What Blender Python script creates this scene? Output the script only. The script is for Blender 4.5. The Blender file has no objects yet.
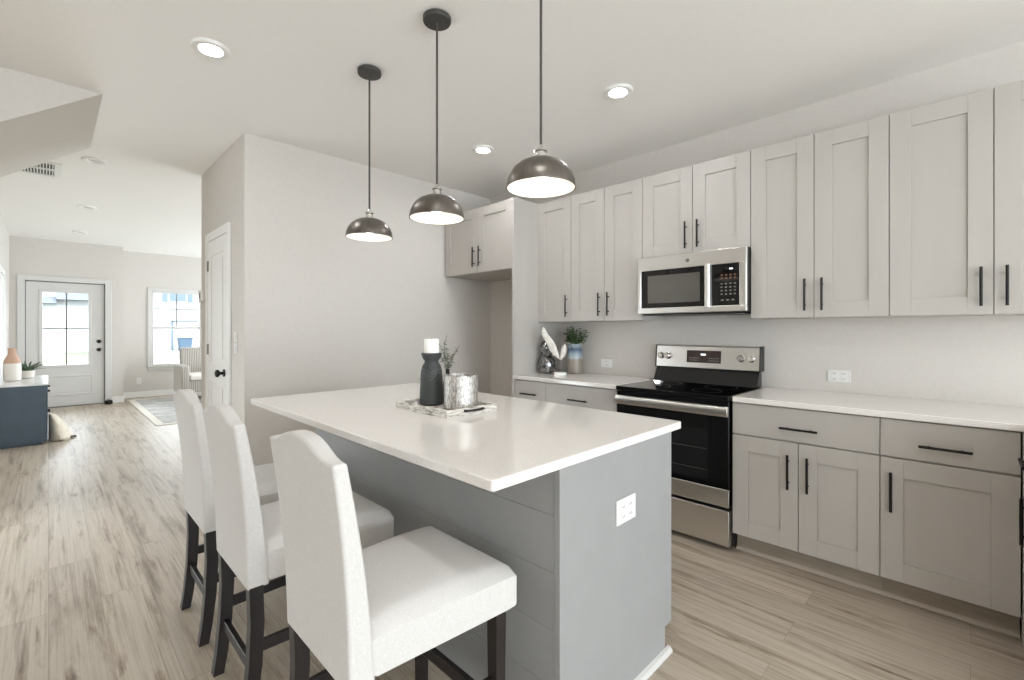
import bpy, bmesh, math, random
from mathutils import Vector, Matrix
PI = math.pi
random.seed(7)
SC = bpy.context.scene
COL = SC.collection

# ------------------------------------------------------------------ camera, world, exposure
cam_d = bpy.data.cameras.new('camera'); cam = bpy.data.objects.new('camera', cam_d); COL.objects.link(cam)
cam.location = (0, 0, 1.298); cam.rotation_euler = (PI / 2, 0, -math.radians(45.16))
cam_d.sensor_width = 36; cam_d.lens = 461.09 / 1024 * 36; cam_d.shift_y = -9.79 / 1024
cam_d.clip_start = 0.02; cam_d.clip_end = 200
SC.camera = cam
world = bpy.data.worlds.new('world'); SC.world = world; world.use_nodes = True
bg = world.node_tree.nodes['Background']
bg.inputs['Color'].default_value = (0.83, 0.925, 1.0, 1); bg.inputs['Strength'].default_value = 6.5
SC.view_settings.view_transform = 'Standard'; SC.view_settings.look = 'None'
SC.view_settings.gamma = 1; SC.view_settings.use_curve_mapping = False
SC.view_settings.exposure = 0.67
DOWNLIGHT, DOWNLIGHT_FAR, BULB = 150.0, .3, 5.5
try:
    SC.cycles.max_bounces = 16; SC.cycles.diffuse_bounces = 10; SC.cycles.transparent_max_bounces = 16
    SC.cycles.sample_clamp_indirect = 8
except Exception:
    pass

# ------------------------------------------------------------------ materials
def lin(c):
    return tuple((v / 12.92 if v <= .04045 else ((v + .055) / 1.055) ** 2.4) for v in [x / 255 for x in c]) + (1,)
def mat(name, rgb, rough=.5, metal=0, spec=.5, coat=0, lin_in=False):
    m = bpy.data.materials.new(name); m.use_nodes = True
    b = m.node_tree.nodes['Principled BSDF']
    b.inputs['Base Color'].default_value = rgb + (1,) if lin_in else lin(rgb)
    b.inputs['Roughness'].default_value = rough; b.inputs['Metallic'].default_value = metal
    b.inputs['Specular IOR Level'].default_value = spec; b.inputs['Coat Weight'].default_value = coat
    return m
def N(m, t, **kw):
    n = m.node_tree.nodes.new(t)
    for k, v in kw.items():
        if k in n.inputs: n.inputs[k].default_value = v
        else: setattr(n, k, v)
    return n
def L(m, a, b): m.node_tree.links.new(a, b)
def bsdf(m): return m.node_tree.nodes['Principled BSDF']
def coords(m, scale=(1, 1, 1), rot=(0, 0, 0), kind='Object'):
    tc = N(m, 'ShaderNodeTexCoord'); mp = N(m, 'ShaderNodeMapping')
    mp.inputs['Scale'].default_value = scale; mp.inputs['Rotation'].default_value = rot
    L(m, tc.outputs[kind], mp.inputs['Vector']); return mp.outputs['Vector']
def ramp(m, fac, stops):
    r = N(m, 'ShaderNodeValToRGB'); els = r.color_ramp.elements
    while len(els) < len(stops): els.new(.5)
    for e, (p, c) in zip(els, stops): e.position = p; e.color = lin(c)
    L(m, fac, r.inputs['Fac']); return r.outputs['Color']
def bump(m, height, strength=.2, dist=.002):
    b = N(m, 'ShaderNodeBump', Strength=strength, Distance=dist)
    L(m, height, b.inputs['Height']); L(m, b.outputs['Normal'], bsdf(m).inputs['Normal'])
def noise_mat(name, c0, c1, scale, rough=.5, stretch=(1, 1, 1), bumps=0, lo=.35, hi=.65, detail=4, metal=0, spec=.5):
    m = mat(name, c0, rough, metal, spec)
    n = N(m, 'ShaderNodeTexNoise', Scale=scale, Detail=detail); L(m, coords(m, stretch), n.inputs['Vector'])
    L(m, ramp(m, n.outputs['Fac'], [(lo, c0), (hi, c1)]), bsdf(m).inputs['Base Color'])
    if bumps: bump(m, n.outputs['Fac'], bumps)
    return m

M = {}
M['wall'] = noise_mat('wall_paint', (206, 201, 195), (209, 204, 198), 60, .85, bumps=.03)
M['ceiling'] = noise_mat('ceiling_paint', (237, 235, 232), (239, 237, 234), 80, .9, bumps=.03)
M['trim'] = mat('white_trim_paint', (232, 231, 228), .4)
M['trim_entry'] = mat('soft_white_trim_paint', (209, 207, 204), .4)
M['cabinet'] = noise_mat('greige_cabinet_paint', (183, 178, 172), (186, 181, 175), 9, .42, stretch=(1, 1, .2))
M['island'] = noise_mat('cool_grey_island_paint', (148, 148, 147), (151, 151, 150), 9, .45)
M['black_metal'] = mat('matte_black_metal', (32, 30, 29), .4, .6)
M['toe'] = noise_mat('toe_kick_laminate', (150, 139, 126), (164, 152, 138), 6, .6, stretch=(1, 1, 6))
M['steel'] = mat('brushed_stainless', (224, 221, 217), .3, 1)
n = N(M['steel'], 'ShaderNodeTexNoise', Scale=5, Detail=6); L(M['steel'], coords(M['steel'], (1, 1, 160)), n.inputs['Vector']); bump(M['steel'], n.outputs['Fac'], .06)
M['chrome'] = mat('polished_chrome', (215, 213, 210), .12, 1)
M['black_glass'] = mat('black_glass', (9, 9, 10), .06, 0, .6)
M['oven_glass'] = mat('oven_window_glass', (24, 24, 25), .08, 0, .6)
M['micro_glass'] = mat('microwave_window_glass', (116, 114, 110), .1, .55, .6)
M['black_plastic'] = mat('black_plastic', (20, 20, 21), .35)
M['grey_plastic'] = mat('grey_marking', (118, 116, 113), .5)
M['brown_panel'] = mat('brown_display_panel', (62, 47, 42), .25)
M['white_plastic'] = mat('white_plastic', (226, 225, 222), .35)
M['plate_line'] = mat('socket_slot_grey', (120, 118, 115), .5)
M['dark_wood'] = noise_mat('espresso_wood', (27, 22, 22), (38, 31, 30), 14, .38, stretch=(1, 1, .1))
M['pewter'] = noise_mat('pewter_shade_metal', (108, 103, 97), (124, 118, 112), 30, .38, stretch=(1, 1, .2), metal=.9)
M['canopy'] = mat('charcoal_metal', (78, 76, 73), .55, .5)
M['cord'] = mat('grey_cord', (72, 68, 64), .7)
M['shade_white'] = mat('white_enamel', (243, 239, 230), .45)
M['pillar'] = mat('white_wax', (243, 240, 233), .6); bsdf(M['pillar']).inputs['Subsurface Weight'].default_value = .1
M['charcoal'] = mat('charcoal_ceramic', (58, 60, 59), .62)
M['chevron'] = mat('worn_chevron_relief', (86, 89, 87), .55)
M['leaf'] = noise_mat('leaf_green', (52, 84, 44), (98, 128, 74), 30, .5)
M['leaf_grey'] = noise_mat('sage_leaf', (112, 122, 104), (150, 155, 136), 40, .6)
M['leaf_dark'] = noise_mat('dark_grass_leaf', (66, 88, 66), (104, 124, 96), 30, .6)
M['stem'] = mat('brown_stem', (84, 70, 54), .7)
M['feather'] = noise_mat('pale_feather', (214, 208, 198), (232, 227, 219), 20, .6, stretch=(1, 1, 6))
M['navy'] = noise_mat('navy_painted_wood', (58, 72, 84), (63, 78, 90), 8, .45)
M['pale_top'] = mat('pale_lacquer_top', (214, 214, 213), .18)
M['terracotta'] = mat('terracotta_glaze', (198, 162, 140), .6)
M['bottle_white'] = mat('white_glaze', (232, 226, 218), .45)
M['sack'] = noise_mat('cream_canvas', (205, 195, 178), (218, 209, 193), 14, .9, bumps=.3)
M['bin_blue'] = mat('blue_bin_plastic', (60, 80, 97), .6)
M['grass'] = noise_mat('lawn_grass', (88, 92, 72), (98, 100, 80), 30, .95)
M['paving'] = noise_mat('pale_driveway', (112, 110, 107), (124, 122, 118), 20, .9)
M['asphalt'] = noise_mat('road', (150, 150, 150), (165, 165, 165), 20, .9)
M['siding'] = noise_mat('white_siding', (150, 151, 152), (155, 156, 157), 4, .8)
M['shutter'] = mat('blue_grey_shutter', (84, 97, 108), .7)
M['roof'] = noise_mat('grey_shingle', (92, 97, 103), (104, 109, 115), 20, .9)
M['shoe'] = mat('taupe_shoe_moulding', (186, 175, 161), .5)
M['plate_dark'] = mat('dark_grey_mark', (52, 51, 50), .4)
M['hinge'] = mat('aged_nickel', (120, 114, 106), .35, .9)

def emit(name, rgb, s):
    m = bpy.data.materials.new(name); m.use_nodes = True; nt = m.node_tree
    nt.nodes.remove(nt.nodes['Principled BSDF']); e = nt.nodes.new('ShaderNodeEmission')
    e.inputs['Color'].default_value = rgb + (1,); e.inputs['Strength'].default_value = s
    nt.links.new(e.outputs[0], nt.nodes['Material Output'].inputs[0]); return m
M['lens'] = emit('downlight_lens', (.97, .985, 1), DOWNLIGHT)
M['lens_far'] = emit('dim_downlight_lens', (1, .96, .9), DOWNLIGHT_FAR)
M['bulb'] = emit('lamp_filament_glow', (1, .95, .88), BULB)
M['digits'] = emit('display_glow', (.9, .95, 1), 1.6)
M['red_digits'] = emit('amber_display_glow', (.9, .5, .35), .12)

# quartz worktop
m = M['quartz'] = mat('white_quartz', (232, 228, 223), .08, 0, .5)
v = N(m, 'ShaderNodeTexVoronoi', Scale=140); L(m, coords(m), v.inputs['Vector'])
nn = N(m, 'ShaderNodeTexNoise', Scale=260, Detail=2); L(m, coords(m), nn.inputs['Vector'])
L(m, ramp(m, nn.outputs['Fac'], [(.28, (204, 197, 190)), (.38, (229, 224, 219)), (.7, (234, 230, 226))]), bsdf(m).inputs['Base Color'])

# wood plank floor (boards run along Y)
m = M['floor'] = mat('vinyl_plank_floor', (180, 160, 138), .42, 0, .45)
vec = coords(m, (1, 1, 1), (0, 0, PI / 2))
br = N(m, 'ShaderNodeTexBrick', Scale=1.0); br.offset = .37; br.offset_frequency = 2
br.inputs['Brick Width'].default_value = 1.5; br.inputs['Row Height'].default_value = .18
br.inputs['Mortar Size'].default_value = .001; br.inputs['Mortar Smooth'].default_value = .1; br.inputs['Bias'].default_value = 0
br.inputs['Color1'].default_value = (0, 0, 0, 1); br.inputs['Color2'].default_value = (1, 1, 1, 1); br.inputs['Mortar'].default_value = (.5, .5, .5, 1)
L(m, vec, br.inputs['Vector'])
# offset grain per board
tc = N(m, 'ShaderNodeTexCoord'); sc1 = N(m, 'ShaderNodeVectorMath', operation='MULTIPLY'); sc1.inputs[1].default_value = (9.0, .55, 1)
L(m, tc.outputs['Object'], sc1.inputs[0])
off = N(m, 'ShaderNodeVectorMath', operation='MULTIPLY'); off.inputs[1].default_value = (31, 17, 9); L(m, br.outputs['Color'], off.inputs[0])
ad = N(m, 'ShaderNodeVectorMath', operation='ADD'); L(m, sc1.outputs[0], ad.inputs[0]); L(m, off.outputs[0], ad.inputs[1])
g1 = N(m, 'ShaderNodeTexNoise', Scale=2.2, Detail=10, Roughness=.66, Distortion=.25); L(m, ad.outputs[0], g1.inputs['Vector'])
sc2 = N(m, 'ShaderNodeVectorMath', operation='MULTIPLY'); sc2.inputs[1].default_value = (9, 1.3, 1); L(m, ad.outputs[0], sc2.inputs[0])
g2 = N(m, 'ShaderNodeTexNoise', Scale=1.6, Detail=5, Roughness=.6); L(m, sc2.outputs[0], g2.inputs['Vector'])
c1 = ramp(m, g1.outputs['Fac'], [(.26, (124, 109, 93)), (.40, (172, 160, 144)), (.52, (198, 188, 174)), (.75, (190, 181, 168))])
c2 = ramp(m, g2.outputs['Fac'], [(.22, (170, 160, 150)), (.45, (238, 234, 230)), (.7, (255, 255, 255))])
mx = N(m, 'ShaderNodeMix', data_type='RGBA', blend_type='MULTIPLY'); mx.inputs[0].default_value = .75
L(m, c1, mx.inputs[6]); L(m, c2, mx.inputs[7])
c3 = ramp(m, br.outputs['Color'], [(0, (236, 233, 230)), (1, (255, 253, 250))])
mx2 = N(m, 'ShaderNodeMix', data_type='RGBA', blend_type='MULTIPLY'); mx2.inputs[0].default_value = .8
L(m, mx.outputs[2], mx2.inputs[6]); L(m, c3, mx2.inputs[7])
mx3 = N(m, 'ShaderNodeMix', data_type='RGBA', blend_type='MIX'); L(m, br.outputs['Fac'], mx3.inputs[0])
L(m, mx2.outputs[2], mx3.inputs[6]); mx3.inputs[7].default_value = lin((150, 134, 116))
L(m, mx3.outputs[2], bsdf(m).inputs['Base Color'])
k1 = N(m, 'ShaderNodeVectorMath', operation='MULTIPLY'); k1.inputs[1].default_value = (1.1, 2.6, 1); L(m, ad.outputs[0], k1.inputs[0])
kn = N(m, 'ShaderNodeTexNoise', Scale=1.6, Detail=7, Roughness=.68, Distortion=.35); L(m, k1.outputs[0], kn.inputs['Vector'])
c4 = ramp(m, kn.outputs['Fac'], [(.28, (122, 102, 84)), (.36, (222, 214, 205)), (.44, (255, 255, 255))])
mx4 = N(m, 'ShaderNodeMix', data_type='RGBA', blend_type='MULTIPLY'); mx4.inputs[0].default_value = .8
L(m, mx3.outputs[2], mx4.inputs[6]); L(m, c4, mx4.inputs[7]); L(m, mx4.outputs[2], bsdf(m).inputs['Base Color'])
bump(m, g1.outputs['Fac'], .08)

# woven cream upholstery
m = M['fabric'] = mat('cream_linen', (219, 216, 211), .9, 0, .2)
w1 = N(m, 'ShaderNodeTexNoise', Scale=420, Detail=3); L(m, coords(m, (1, 1, .35)), w1.inputs['Vector']); bump(m, w1.outputs['Fac'], .25, .001)
L(m, ramp(m, w1.outputs['Fac'], [(.3, (198, 195, 191)), (.7, (212, 209, 206))]), bsdf(m).inputs['Base Color'])
bsdf(m).inputs['Sheen Weight'].default_value = .15
# mercury glass
m = M['mercury'] = mat('mercury_glass', (190, 186, 180), .42, .75)
n = N(m, 'ShaderNodeTexNoise', Scale=70, Detail=7, Roughness=.75); L(m, coords(m, (1.6, 1.6, .5)), n.inputs['Vector'])
L(m, ramp(m, n.outputs['Fac'], [(.36, (120, 113, 105)), (.5, (196, 192, 187)), (.64, (236, 234, 230))]), bsdf(m).inputs['Base Color'])
bump(m, n.outputs['Fac'], .5, .004)
m = M['mercury_dark'] = mat('smoky_mercury_glass', (150, 150, 150), .12, .9)
n = N(m, 'ShaderNodeTexNoise', Scale=30, Detail=5, Roughness=.7); L(m, coords(m), n.inputs['Vector'])
L(m, ramp(m, n.outputs['Fac'], [(.35, (62, 62, 62)), (.55, (140, 141, 142)), (.7, (200, 200, 200))]), bsdf(m).inputs['Base Color'])
bump(m, n.outputs['Fac'], .3, .003)
# whitewashed wood
m = M['whitewash'] = mat('whitewashed_wood', (208, 202, 193), .75)
n = N(m, 'ShaderNodeTexNoise', Scale=16, Detail=8, Roughness=.75); L(m, coords(m, (1.2, 1.2, 9)), n.inputs['Vector'])
L(m, ramp(m, n.outputs['Fac'], [(.38, (104, 96, 86)), (.47, (200, 194, 186)), (.6, (232, 229, 224))]), bsdf(m).inputs['Base Color'])
# glazed pitcher: blue runs over taupe clay, glaze line at a fixed height
m = M['pitcher'] = mat('blue_glazed_stoneware', (150, 142, 132), .3)
tc = N(m, 'ShaderNodeTexCoord'); sp = N(m, 'ShaderNodeSeparateXYZ'); L(m, tc.outputs['Object'], sp.inputs[0])
n = N(m, 'ShaderNodeTexNoise', Scale=26, Detail=3); L(m, coords(m, (1, 1, .35)), n.inputs['Vector'])
mr = N(m, 'ShaderNodeMath', operation='MULTIPLY_ADD'); L(m, n.outputs['Fac'], mr.inputs[0]); mr.inputs[1].default_value = .05; L(m, sp.outputs['Z'], mr.inputs[2])
mm = N(m, 'ShaderNodeMapRange'); L(m, mr.outputs[0], mm.inputs['Value']); mm.inputs['From Min'].default_value = .13; mm.inputs['From Max'].default_value = .31
L(m, ramp(m, mm.outputs[0], [(.12, (146, 137, 126)), (.2, (168, 176, 180)), (.45, (128, 146, 160)), (.62, (70, 90, 112)), (.8, (156, 168, 176))]), bsdf(m).inputs['Base Color'])
# striped armchair fabric
m = M['stripe'] = mat('ribbed_taupe_weave', (170, 162, 152), .85)
w = N(m, 'ShaderNodeTexWave', Scale=11, Distortion=.3); w.bands_direction = 'X'; L(m, coords(m), w.inputs['Vector'])
L(m, ramp(m, w.outputs['Fac'], [(.3, (142, 135, 127)), (.6, (196, 190, 182))]), bsdf(m).inputs['Base Color'])
# rug
m = M['rug'] = mat('distressed_grey_rug', (160, 160, 160), .95)
n = N(m, 'ShaderNodeTexNoise', Scale=3.2, Detail=8, Roughness=.7); L(m, coords(m, (.7, 5, 1)), n.inputs['Vector'])
L(m, ramp(m, n.outputs['Fac'], [(.36, (118, 120, 124)), (.5, (180, 178, 175)), (.62, (216, 213, 208))]), bsdf(m).inputs['Base Color'])
M['rug_border'] = noise_mat('cream_rug_border', (216, 210, 200), (226, 221, 212), 40, .95)
# clear glass that lets light through
m = M['pane'] = bpy.data.materials.new('clear_glass'); m.use_nodes = True; nt = m.node_tree
nt.nodes.remove(nt.nodes['Principled BSDF'])
tr = nt.nodes.new('ShaderNodeBsdfTransparent'); gl = nt.nodes.new('ShaderNodeBsdfGlossy'); gl.inputs['Roughness'].default_value = .02
fr = nt.nodes.new('ShaderNodeFresnel'); fr.inputs['IOR'].default_value = 1.3; mxs = nt.nodes.new('ShaderNodeMixShader')
nt.links.new(fr.outputs[0], mxs.inputs[0]); nt.links.new(tr.outputs[0], mxs.inputs[1]); nt.links.new(gl.outputs[0], mxs.inputs[2])
nt.links.new(mxs.outputs[0], nt.nodes['Material Output'].inputs[0])

# ------------------------------------------------------------------ mesh helpers
class MB:
    def __init__(s): s.bm = bmesh.new()
    def box(s, x0, x1, y0, y1, z0, z1):
        vs = [s.bm.verts.new(p) for p in [(x0, y0, z0), (x1, y0, z0), (x1, y1, z0), (x0, y1, z0), (x0, y0, z1), (x1, y0, z1), (x1, y1, z1), (x0, y1, z1)]]
        for f in [(3, 2, 1, 0), (4, 5, 6, 7), (0, 1, 5, 4), (1, 2, 6, 5), (2, 3, 7, 6), (3, 0, 4, 7)]: s.bm.faces.new([vs[i] for i in f])
        return s
    def prism(s, pts, axis, a0, a1):      # 2-D outline extruded along an axis
        def P(u, v, a): return {'x': (a, u, v), 'y': (u, a, v), 'z': (u, v, a)}[axis]
        A = [s.bm.verts.new(P(u, v, a0)) for u, v in pts]; B = [s.bm.verts.new(P(u, v, a1)) for u, v in pts]
        s.bm.faces.new(A[::-1]); s.bm.faces.new(B); k = len(pts)
        for i in range(k): s.bm.faces.new([A[i], A[(i + 1) % k], B[(i + 1) % k], B[i]])
        bmesh.ops.recalc_face_normals(s.bm, faces=s.bm.faces[:]); return s
    def lathe(s, prof, seg=32, c=(0, 0, 0), sx=1, sy=1, caps=True):
        rings = []
        for r, z in prof:
            rings.append([s.bm.verts.new((c[0] + sx * r * math.cos(2 * PI * i / seg), c[1] + sy * r * math.sin(2 * PI * i / seg), c[2] + z)) for i in range(seg)])
        for a, b in zip(rings, rings[1:]):
            for i in range(seg): s.bm.faces.new([a[i], a[(i + 1) % seg], b[(i + 1) % seg], b[i]])
        if caps: s.bm.faces.new(rings[0][::-1]); s.bm.faces.new(rings[-1])
        return s
    def tube(s, pts, r, seg=10, radii=None):
        pts = [Vector(p) for p in pts]; rings = []; up = None
        for i, p in enumerate(pts):
            d = (pts[min(i + 1, len(pts) - 1)] - pts[max(i - 1, 0)]).normalized()
            if up is None: up = d.orthogonal().normalized()
            up = (up - d * up.dot(d)).normalized(); w = d.cross(up); rr = radii[i] if radii else r
            rings.append([s.bm.verts.new(p + rr * (math.cos(2 * PI * k / seg) * up + math.sin(2 * PI * k / seg) * w)) for k in range(seg)])
        for a, b in zip(rings, rings[1:]):
            for k in range(seg): s.bm.faces.new([a[k], a[(k + 1) % seg], b[(k + 1) % seg], b[k]])
        s.bm.faces.new(rings[0][::-1]); s.bm.faces.new(rings[-1]); return s
    def loft(s, rings, caps=True):        # rings of 3-D points, same count
        R = [[s.bm.verts.new(p) for p in r] for r in rings]; k = len(R[0])
        for a, b in zip(R, R[1:]):
            for i in range(k): s.bm.faces.new([a[i], a[(i + 1) % k], b[(i + 1) % k], b[i]])
        if caps: s.bm.faces.new(R[0][::-1]); s.bm.faces.new(R[-1])
        bmesh.ops.recalc_face_normals(s.bm, faces=s.bm.faces[:]); return s
    def leaf(s, base, d, ln, wd, droop=.2, up=Vector((0, 0, 1))):
        d = Vector(d).normalized(); w = d.cross(up)
        if w.length < 1e-3: w = Vector((1, 0, 0))
        w.normalize(); nrm = w.cross(d); b = Vector(base); L_, R_, C_ = [], [], []
        for t, k in [(0, .08), (.25, .75), (.5, 1), (.75, .7), (1, .04)]:
            c = b + d * ln * t - Vector((0, 0, 1)) * droop * ln * t * t
            C_.append(s.bm.verts.new(c)); L_.append(s.bm.verts.new(c + w * wd * k / 2 + nrm * wd * k * .15)); R_.append(s.bm.verts.new(c - w * wd * k / 2 + nrm * wd * k * .15))
        for i in range(4):
            s.bm.faces.new([L_[i], L_[i + 1], C_[i + 1], C_[i]]); s.bm.faces.new([C_[i], C_[i + 1], R_[i + 1], R_[i]])
        return s
    def build(s, name, m, parent=None, bevel=0, smooth=False, seg=2, sub=0):
        me = bpy.data.meshes.new(name); s.bm.to_mesh(me); s.bm.free()
        o = bpy.data.objects.new(name, me); COL.objects.link(o); me.materials.append(M[m] if isinstance(m, str) else m)
        if parent is not None: o.parent = parent
        if sub:
            md = o.modifiers.new('sub', 'SUBSURF'); md.levels = md.render_levels = sub
        if bevel:
            md = o.modifiers.new('bevel', 'BEVEL'); md.width = bevel; md.segments = seg; md.limit_method = 'ANGLE'; md.angle_limit = math.radians(40)
        if smooth or bevel or sub:
            for p in me.polygons: p.use_smooth = True
            if not sub:
                md = o.modifiers.new('normals', 'WEIGHTED_NORMAL'); md.keep_sharp = True
                try: me.set_sharp_from_angle(angle=math.radians(42))
                except Exception: pass
        return o
def tag(o, label=None, cat=None, group=None, kind=None):
    if label: o['label'] = label
    if cat: o['category'] = cat
    if group: o['group'] = group
    if kind: o['kind'] = kind
    return o
def thing(name, label, cat, loc=(0, 0, 0), rz=0, group=None):
    o = bpy.data.objects.new(name, None); COL.objects.link(o); o.empty_display_size = .1
    o.location = loc; o.rotation_euler = (0, 0, rz); return tag(o, label, cat, group)
def struct(name, mb, m, bevel=0, parent=None, **k):
    o = mb.build(name, m, parent, bevel, **k)
    if parent is None: o['kind'] = 'structure'
    return o
def children(o): return [c for c in bpy.data.objects if c.parent == o]
def copy_tree(o, loc=None, rz=None, label=None, group=None, parent=None):
    c = o.copy(); COL.objects.link(c)
    if parent is not None: c.parent = parent
    if loc is not None: c.location = loc
    if rz is not None: c.rotation_euler = (0, 0, rz)
    if label: c['label'] = label
    if group: c['group'] = group
    for ch in children(o): copy_tree(ch, parent=c)
    return c
def rrect(x0, x1, y0, y1, r, n=5):
    pts = []
    for cx, cy, a in [(x1 - r, y1 - r, 0), (x0 + r, y1 - r, 90), (x0 + r, y0 + r, 180), (x1 - r, y0 + r, 270)]:
        for i in range(n + 1):
            t = math.radians(a + 90 * i / n); pts.append((cx + r * math.cos(t), cy + r * math.sin(t)))
    return pts

# ------------------------------------------------------------------ setting
W = 3.442; CZ = 2.743; CZF = 2.806   # the front room's ceiling is a little higher
YP, XP, YPE = 3.76, 1.01, 5.10          # pantry block: front face, hall face, end face
def wall_with_holes(mb, fixed, t, a0, a1, holes, axis, CZ=CZ):
    """wall slab from fixed to fixed+t; runs a0..a1 along the other axis; holes = (h0,h1,z0,z1)"""
    def bx(u0, u1, z0, z1):
        if u1 - u0 < 1e-4 or z1 - z0 < 1e-4: return
        lo, hi = sorted((fixed, fixed + t))
        mb.box(u0, u1, lo, hi, z0, z1) if axis == 'x' else mb.box(lo, hi, u0, u1, z0, z1)
    cur = a0
    for h0, h1, z0, z1 in sorted(holes):
        bx(cur, h0, 0, CZ); bx(h0, h1, 0, z0); bx(h0, h1, z1, CZ); cur = h1
    bx(cur, a1, 0, CZ); return mb

struct('floor', MB().box(-2.5, 4.7, -5.6, 11.5, -.06, 0), 'floor')
struct('ceiling', MB().box(-2.5, 4.7, -5.6, 5.10, CZ, CZ + .14), 'ceiling')
struct('ceiling_front', MB().box(-2.5, 4.7, 5.10, 11.5, CZF, CZF + .08), 'ceiling')
struct('wall_right', MB().box(W, W + .1, -5.6, YP, 0, CZ), 'wall')
struct('wall_pantry', MB().box(XP, W + .1, YP, YPE, 0, CZ), 'wall')
struct('wall_left', MB().box(-.54, -.44, 4.93, 5.10, 0, CZ).box(-.54, -.44, 5.10, 10.89, 0, CZF), 'wall')
struct('wall_entry', wall_with_holes(MB(), 10.89, .14, -.54, .96, [(-.275, .715, 0, 2.125)], 'x', CZF), 'wall')
struct('wall_entry_return', MB().box(.86, .96, 11.03, 11.4, 0, CZF), 'wall')
WX0, WX1, WZ0, WZ1 = 1.43, 2.25, .60, 2.07
struct('wall_front', wall_with_holes(MB(), 11.4, .14, .86, 4.7, [(WX0, WX1, WZ0, WZ1), (2.9, 4.3, .4, 2.35)], 'x', CZF), 'wall')  # second opening is out of view, added to let in more daylight
struct('wall_living_right', wall_with_holes(MB(), 4.6, .1, YPE - .1, 11.4, [(5.9, 7.5, .25, 2.4), (9.0, 10.7, .25, 2.4)], 'y', CZF), 'wall')  # both openings are unseen, added to brighten the front room
struct('wall_living_back', MB().box(W + .1, 4.6, YPE - .1, YPE, 0, CZ), 'wall')
struct('wall_dining_left', wall_with_holes(MB(), -2.5, .1, -5.6, 4.93, [(-4.6, -2.6, .6, 2.4)], 'y'), 'wall')  # unseen opening, added for sideways daylight onto the cabinets
struct('wall_back', wall_with_holes(MB(), -5.6, .1, -2.4, W, [(-1.2, 3.2, .05, 2.35)], 'x'), 'wall')  # wide unseen opening, added to bring daylight from behind the camera
# underside of the stair: sloping soffit that meets the ceiling
struct('wall_stair', MB().prism([(.235, CZ - .001), (-2.4, CZ - .001), (-2.4, .82)], 'y', YP, 4.93), 'wall')
# baseboards
def bb(name, x0, x1, y0, y1): struct(name, MB().box(x0, x1, y0, y1, 0, .11), 'trim', .004)
bb('baseboard_entry', -.44, -.36, 10.875, 10.89); bb('baseboard_entry_corner', .80, .972, 10.875, 10.89)
bb('baseboard_entry_return', .96, .973, 10.89, 11.4)
bb('baseboard_front', .973, 4.6, 11.386, 11.4); bb('baseboard_left', -.44, -.426, 9.5, 10.875); bb('baseboard_left_near', -.44, -.426, 4.93, 8.52)
bb('baseboard_pantry_far', XP - .013, XP, 4.853, YPE); bb('baseboard_pantry_near', XP - .013, XP, YP - .013, 4.097)
bb('baseboard_pantry', XP, 2.9, YP - .013, YP)

# --- front door (door_1)
DY = 10.93
d = bpy.data.objects.new('door_1', None); COL.objects.link(d); d['kind'] = 'structure'; d.location = (.22, DY, 0)
x0, x1 = -.476, .476
lx0, lx1, lz0, lz1 = -.30, .285, .70, 1.945
mb = MB().box(x0, lx0, 0, .045, .012, 2.10).box(lx1, x1, 0, .045, .012, 2.10).box(lx0, lx1, 0, .045, .012, lz0).box(lx0, lx1, 0, .045, lz1, 2.10)
mb.build('door_slab', 'trim_entry', d)
mb = MB()
for a in [(lx0 - .03, lx0 + .012, lz0 - .03, lz1 + .03), (lx1 - .012, lx1 + .03, lz0 - .03, lz1 + .03)]: mb.box(a[0], a[1], -.012, .03, a[2], a[3])
for a in [(lz0 - .03, lz0 + .012), (lz1 - .012, lz1 + .03)]: mb.box(lx0 + .012, lx1 - .012, -.012, .03, a[0], a[1])
mb.build('lite_frame', 'trim_entry', d, .004)
MB().box(-.012, .008, -.004, .03, lz0, lz1).box(lx0, lx1, -.004, .03, 1.315, 1.335).build('grille', 'plate_line', d)
MB().box(lx0, lx1, .018, .024, lz0, lz1).build('glass', 'pane', d)
mb = MB()                                           # raised lower panel
for a in [(-.34, .34, .19, .215), (-.34, .34, .505, .53)]: mb.box(a[0], a[1], -.008, .001, a[2], a[3])
for a in [(-.34, -.315), (.315, .34)]: mb.box(a[0], a[1], -.008, .001, .215, .505)
mb.box(-.29, .29, -.005, .001, .24, .48); mb.build('panel', 'trim_entry', d, .003)
for z in (1.10, .955):
    k = MB().tube([(.41, .0, z), (.41, -.012, z)], .032, 20); 
    if z < 1: k.tube([(.41, -.012, z), (.41, -.03, z), (.41, -.045, z), (.41, -.06, z)], 0, 20, [.012, .014, .029, .024])
    else: k.tube([(.41, -.012, z), (.41, -.026, z)], .022, 20)
    k.build('knob' if z < 1 else 'deadbolt', 'black_metal', d, smooth=True)
mb = MB().box(-.495, -.478, -.0, .06, 0, 2.123).box(.478, .495, 0, .06, 0, 2.123).box(-.478, .478, 0, .06, 2.104, 2.123)
mb.build('jamb', 'plate_line', d); MB().box(-.478, .478, -.05, .09, 0, .011).build('threshold', 'hinge', d)
mb = MB().box(-.575, -.49, -.058, -.04, 0, 2.20).box(.49, .575, -.058, -.04, 0, 2.20).box(-.49, .49, -.058, -.04, 2.115, 2.20)
mb.build('casing', 'trim_entry', d, .004)

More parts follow.
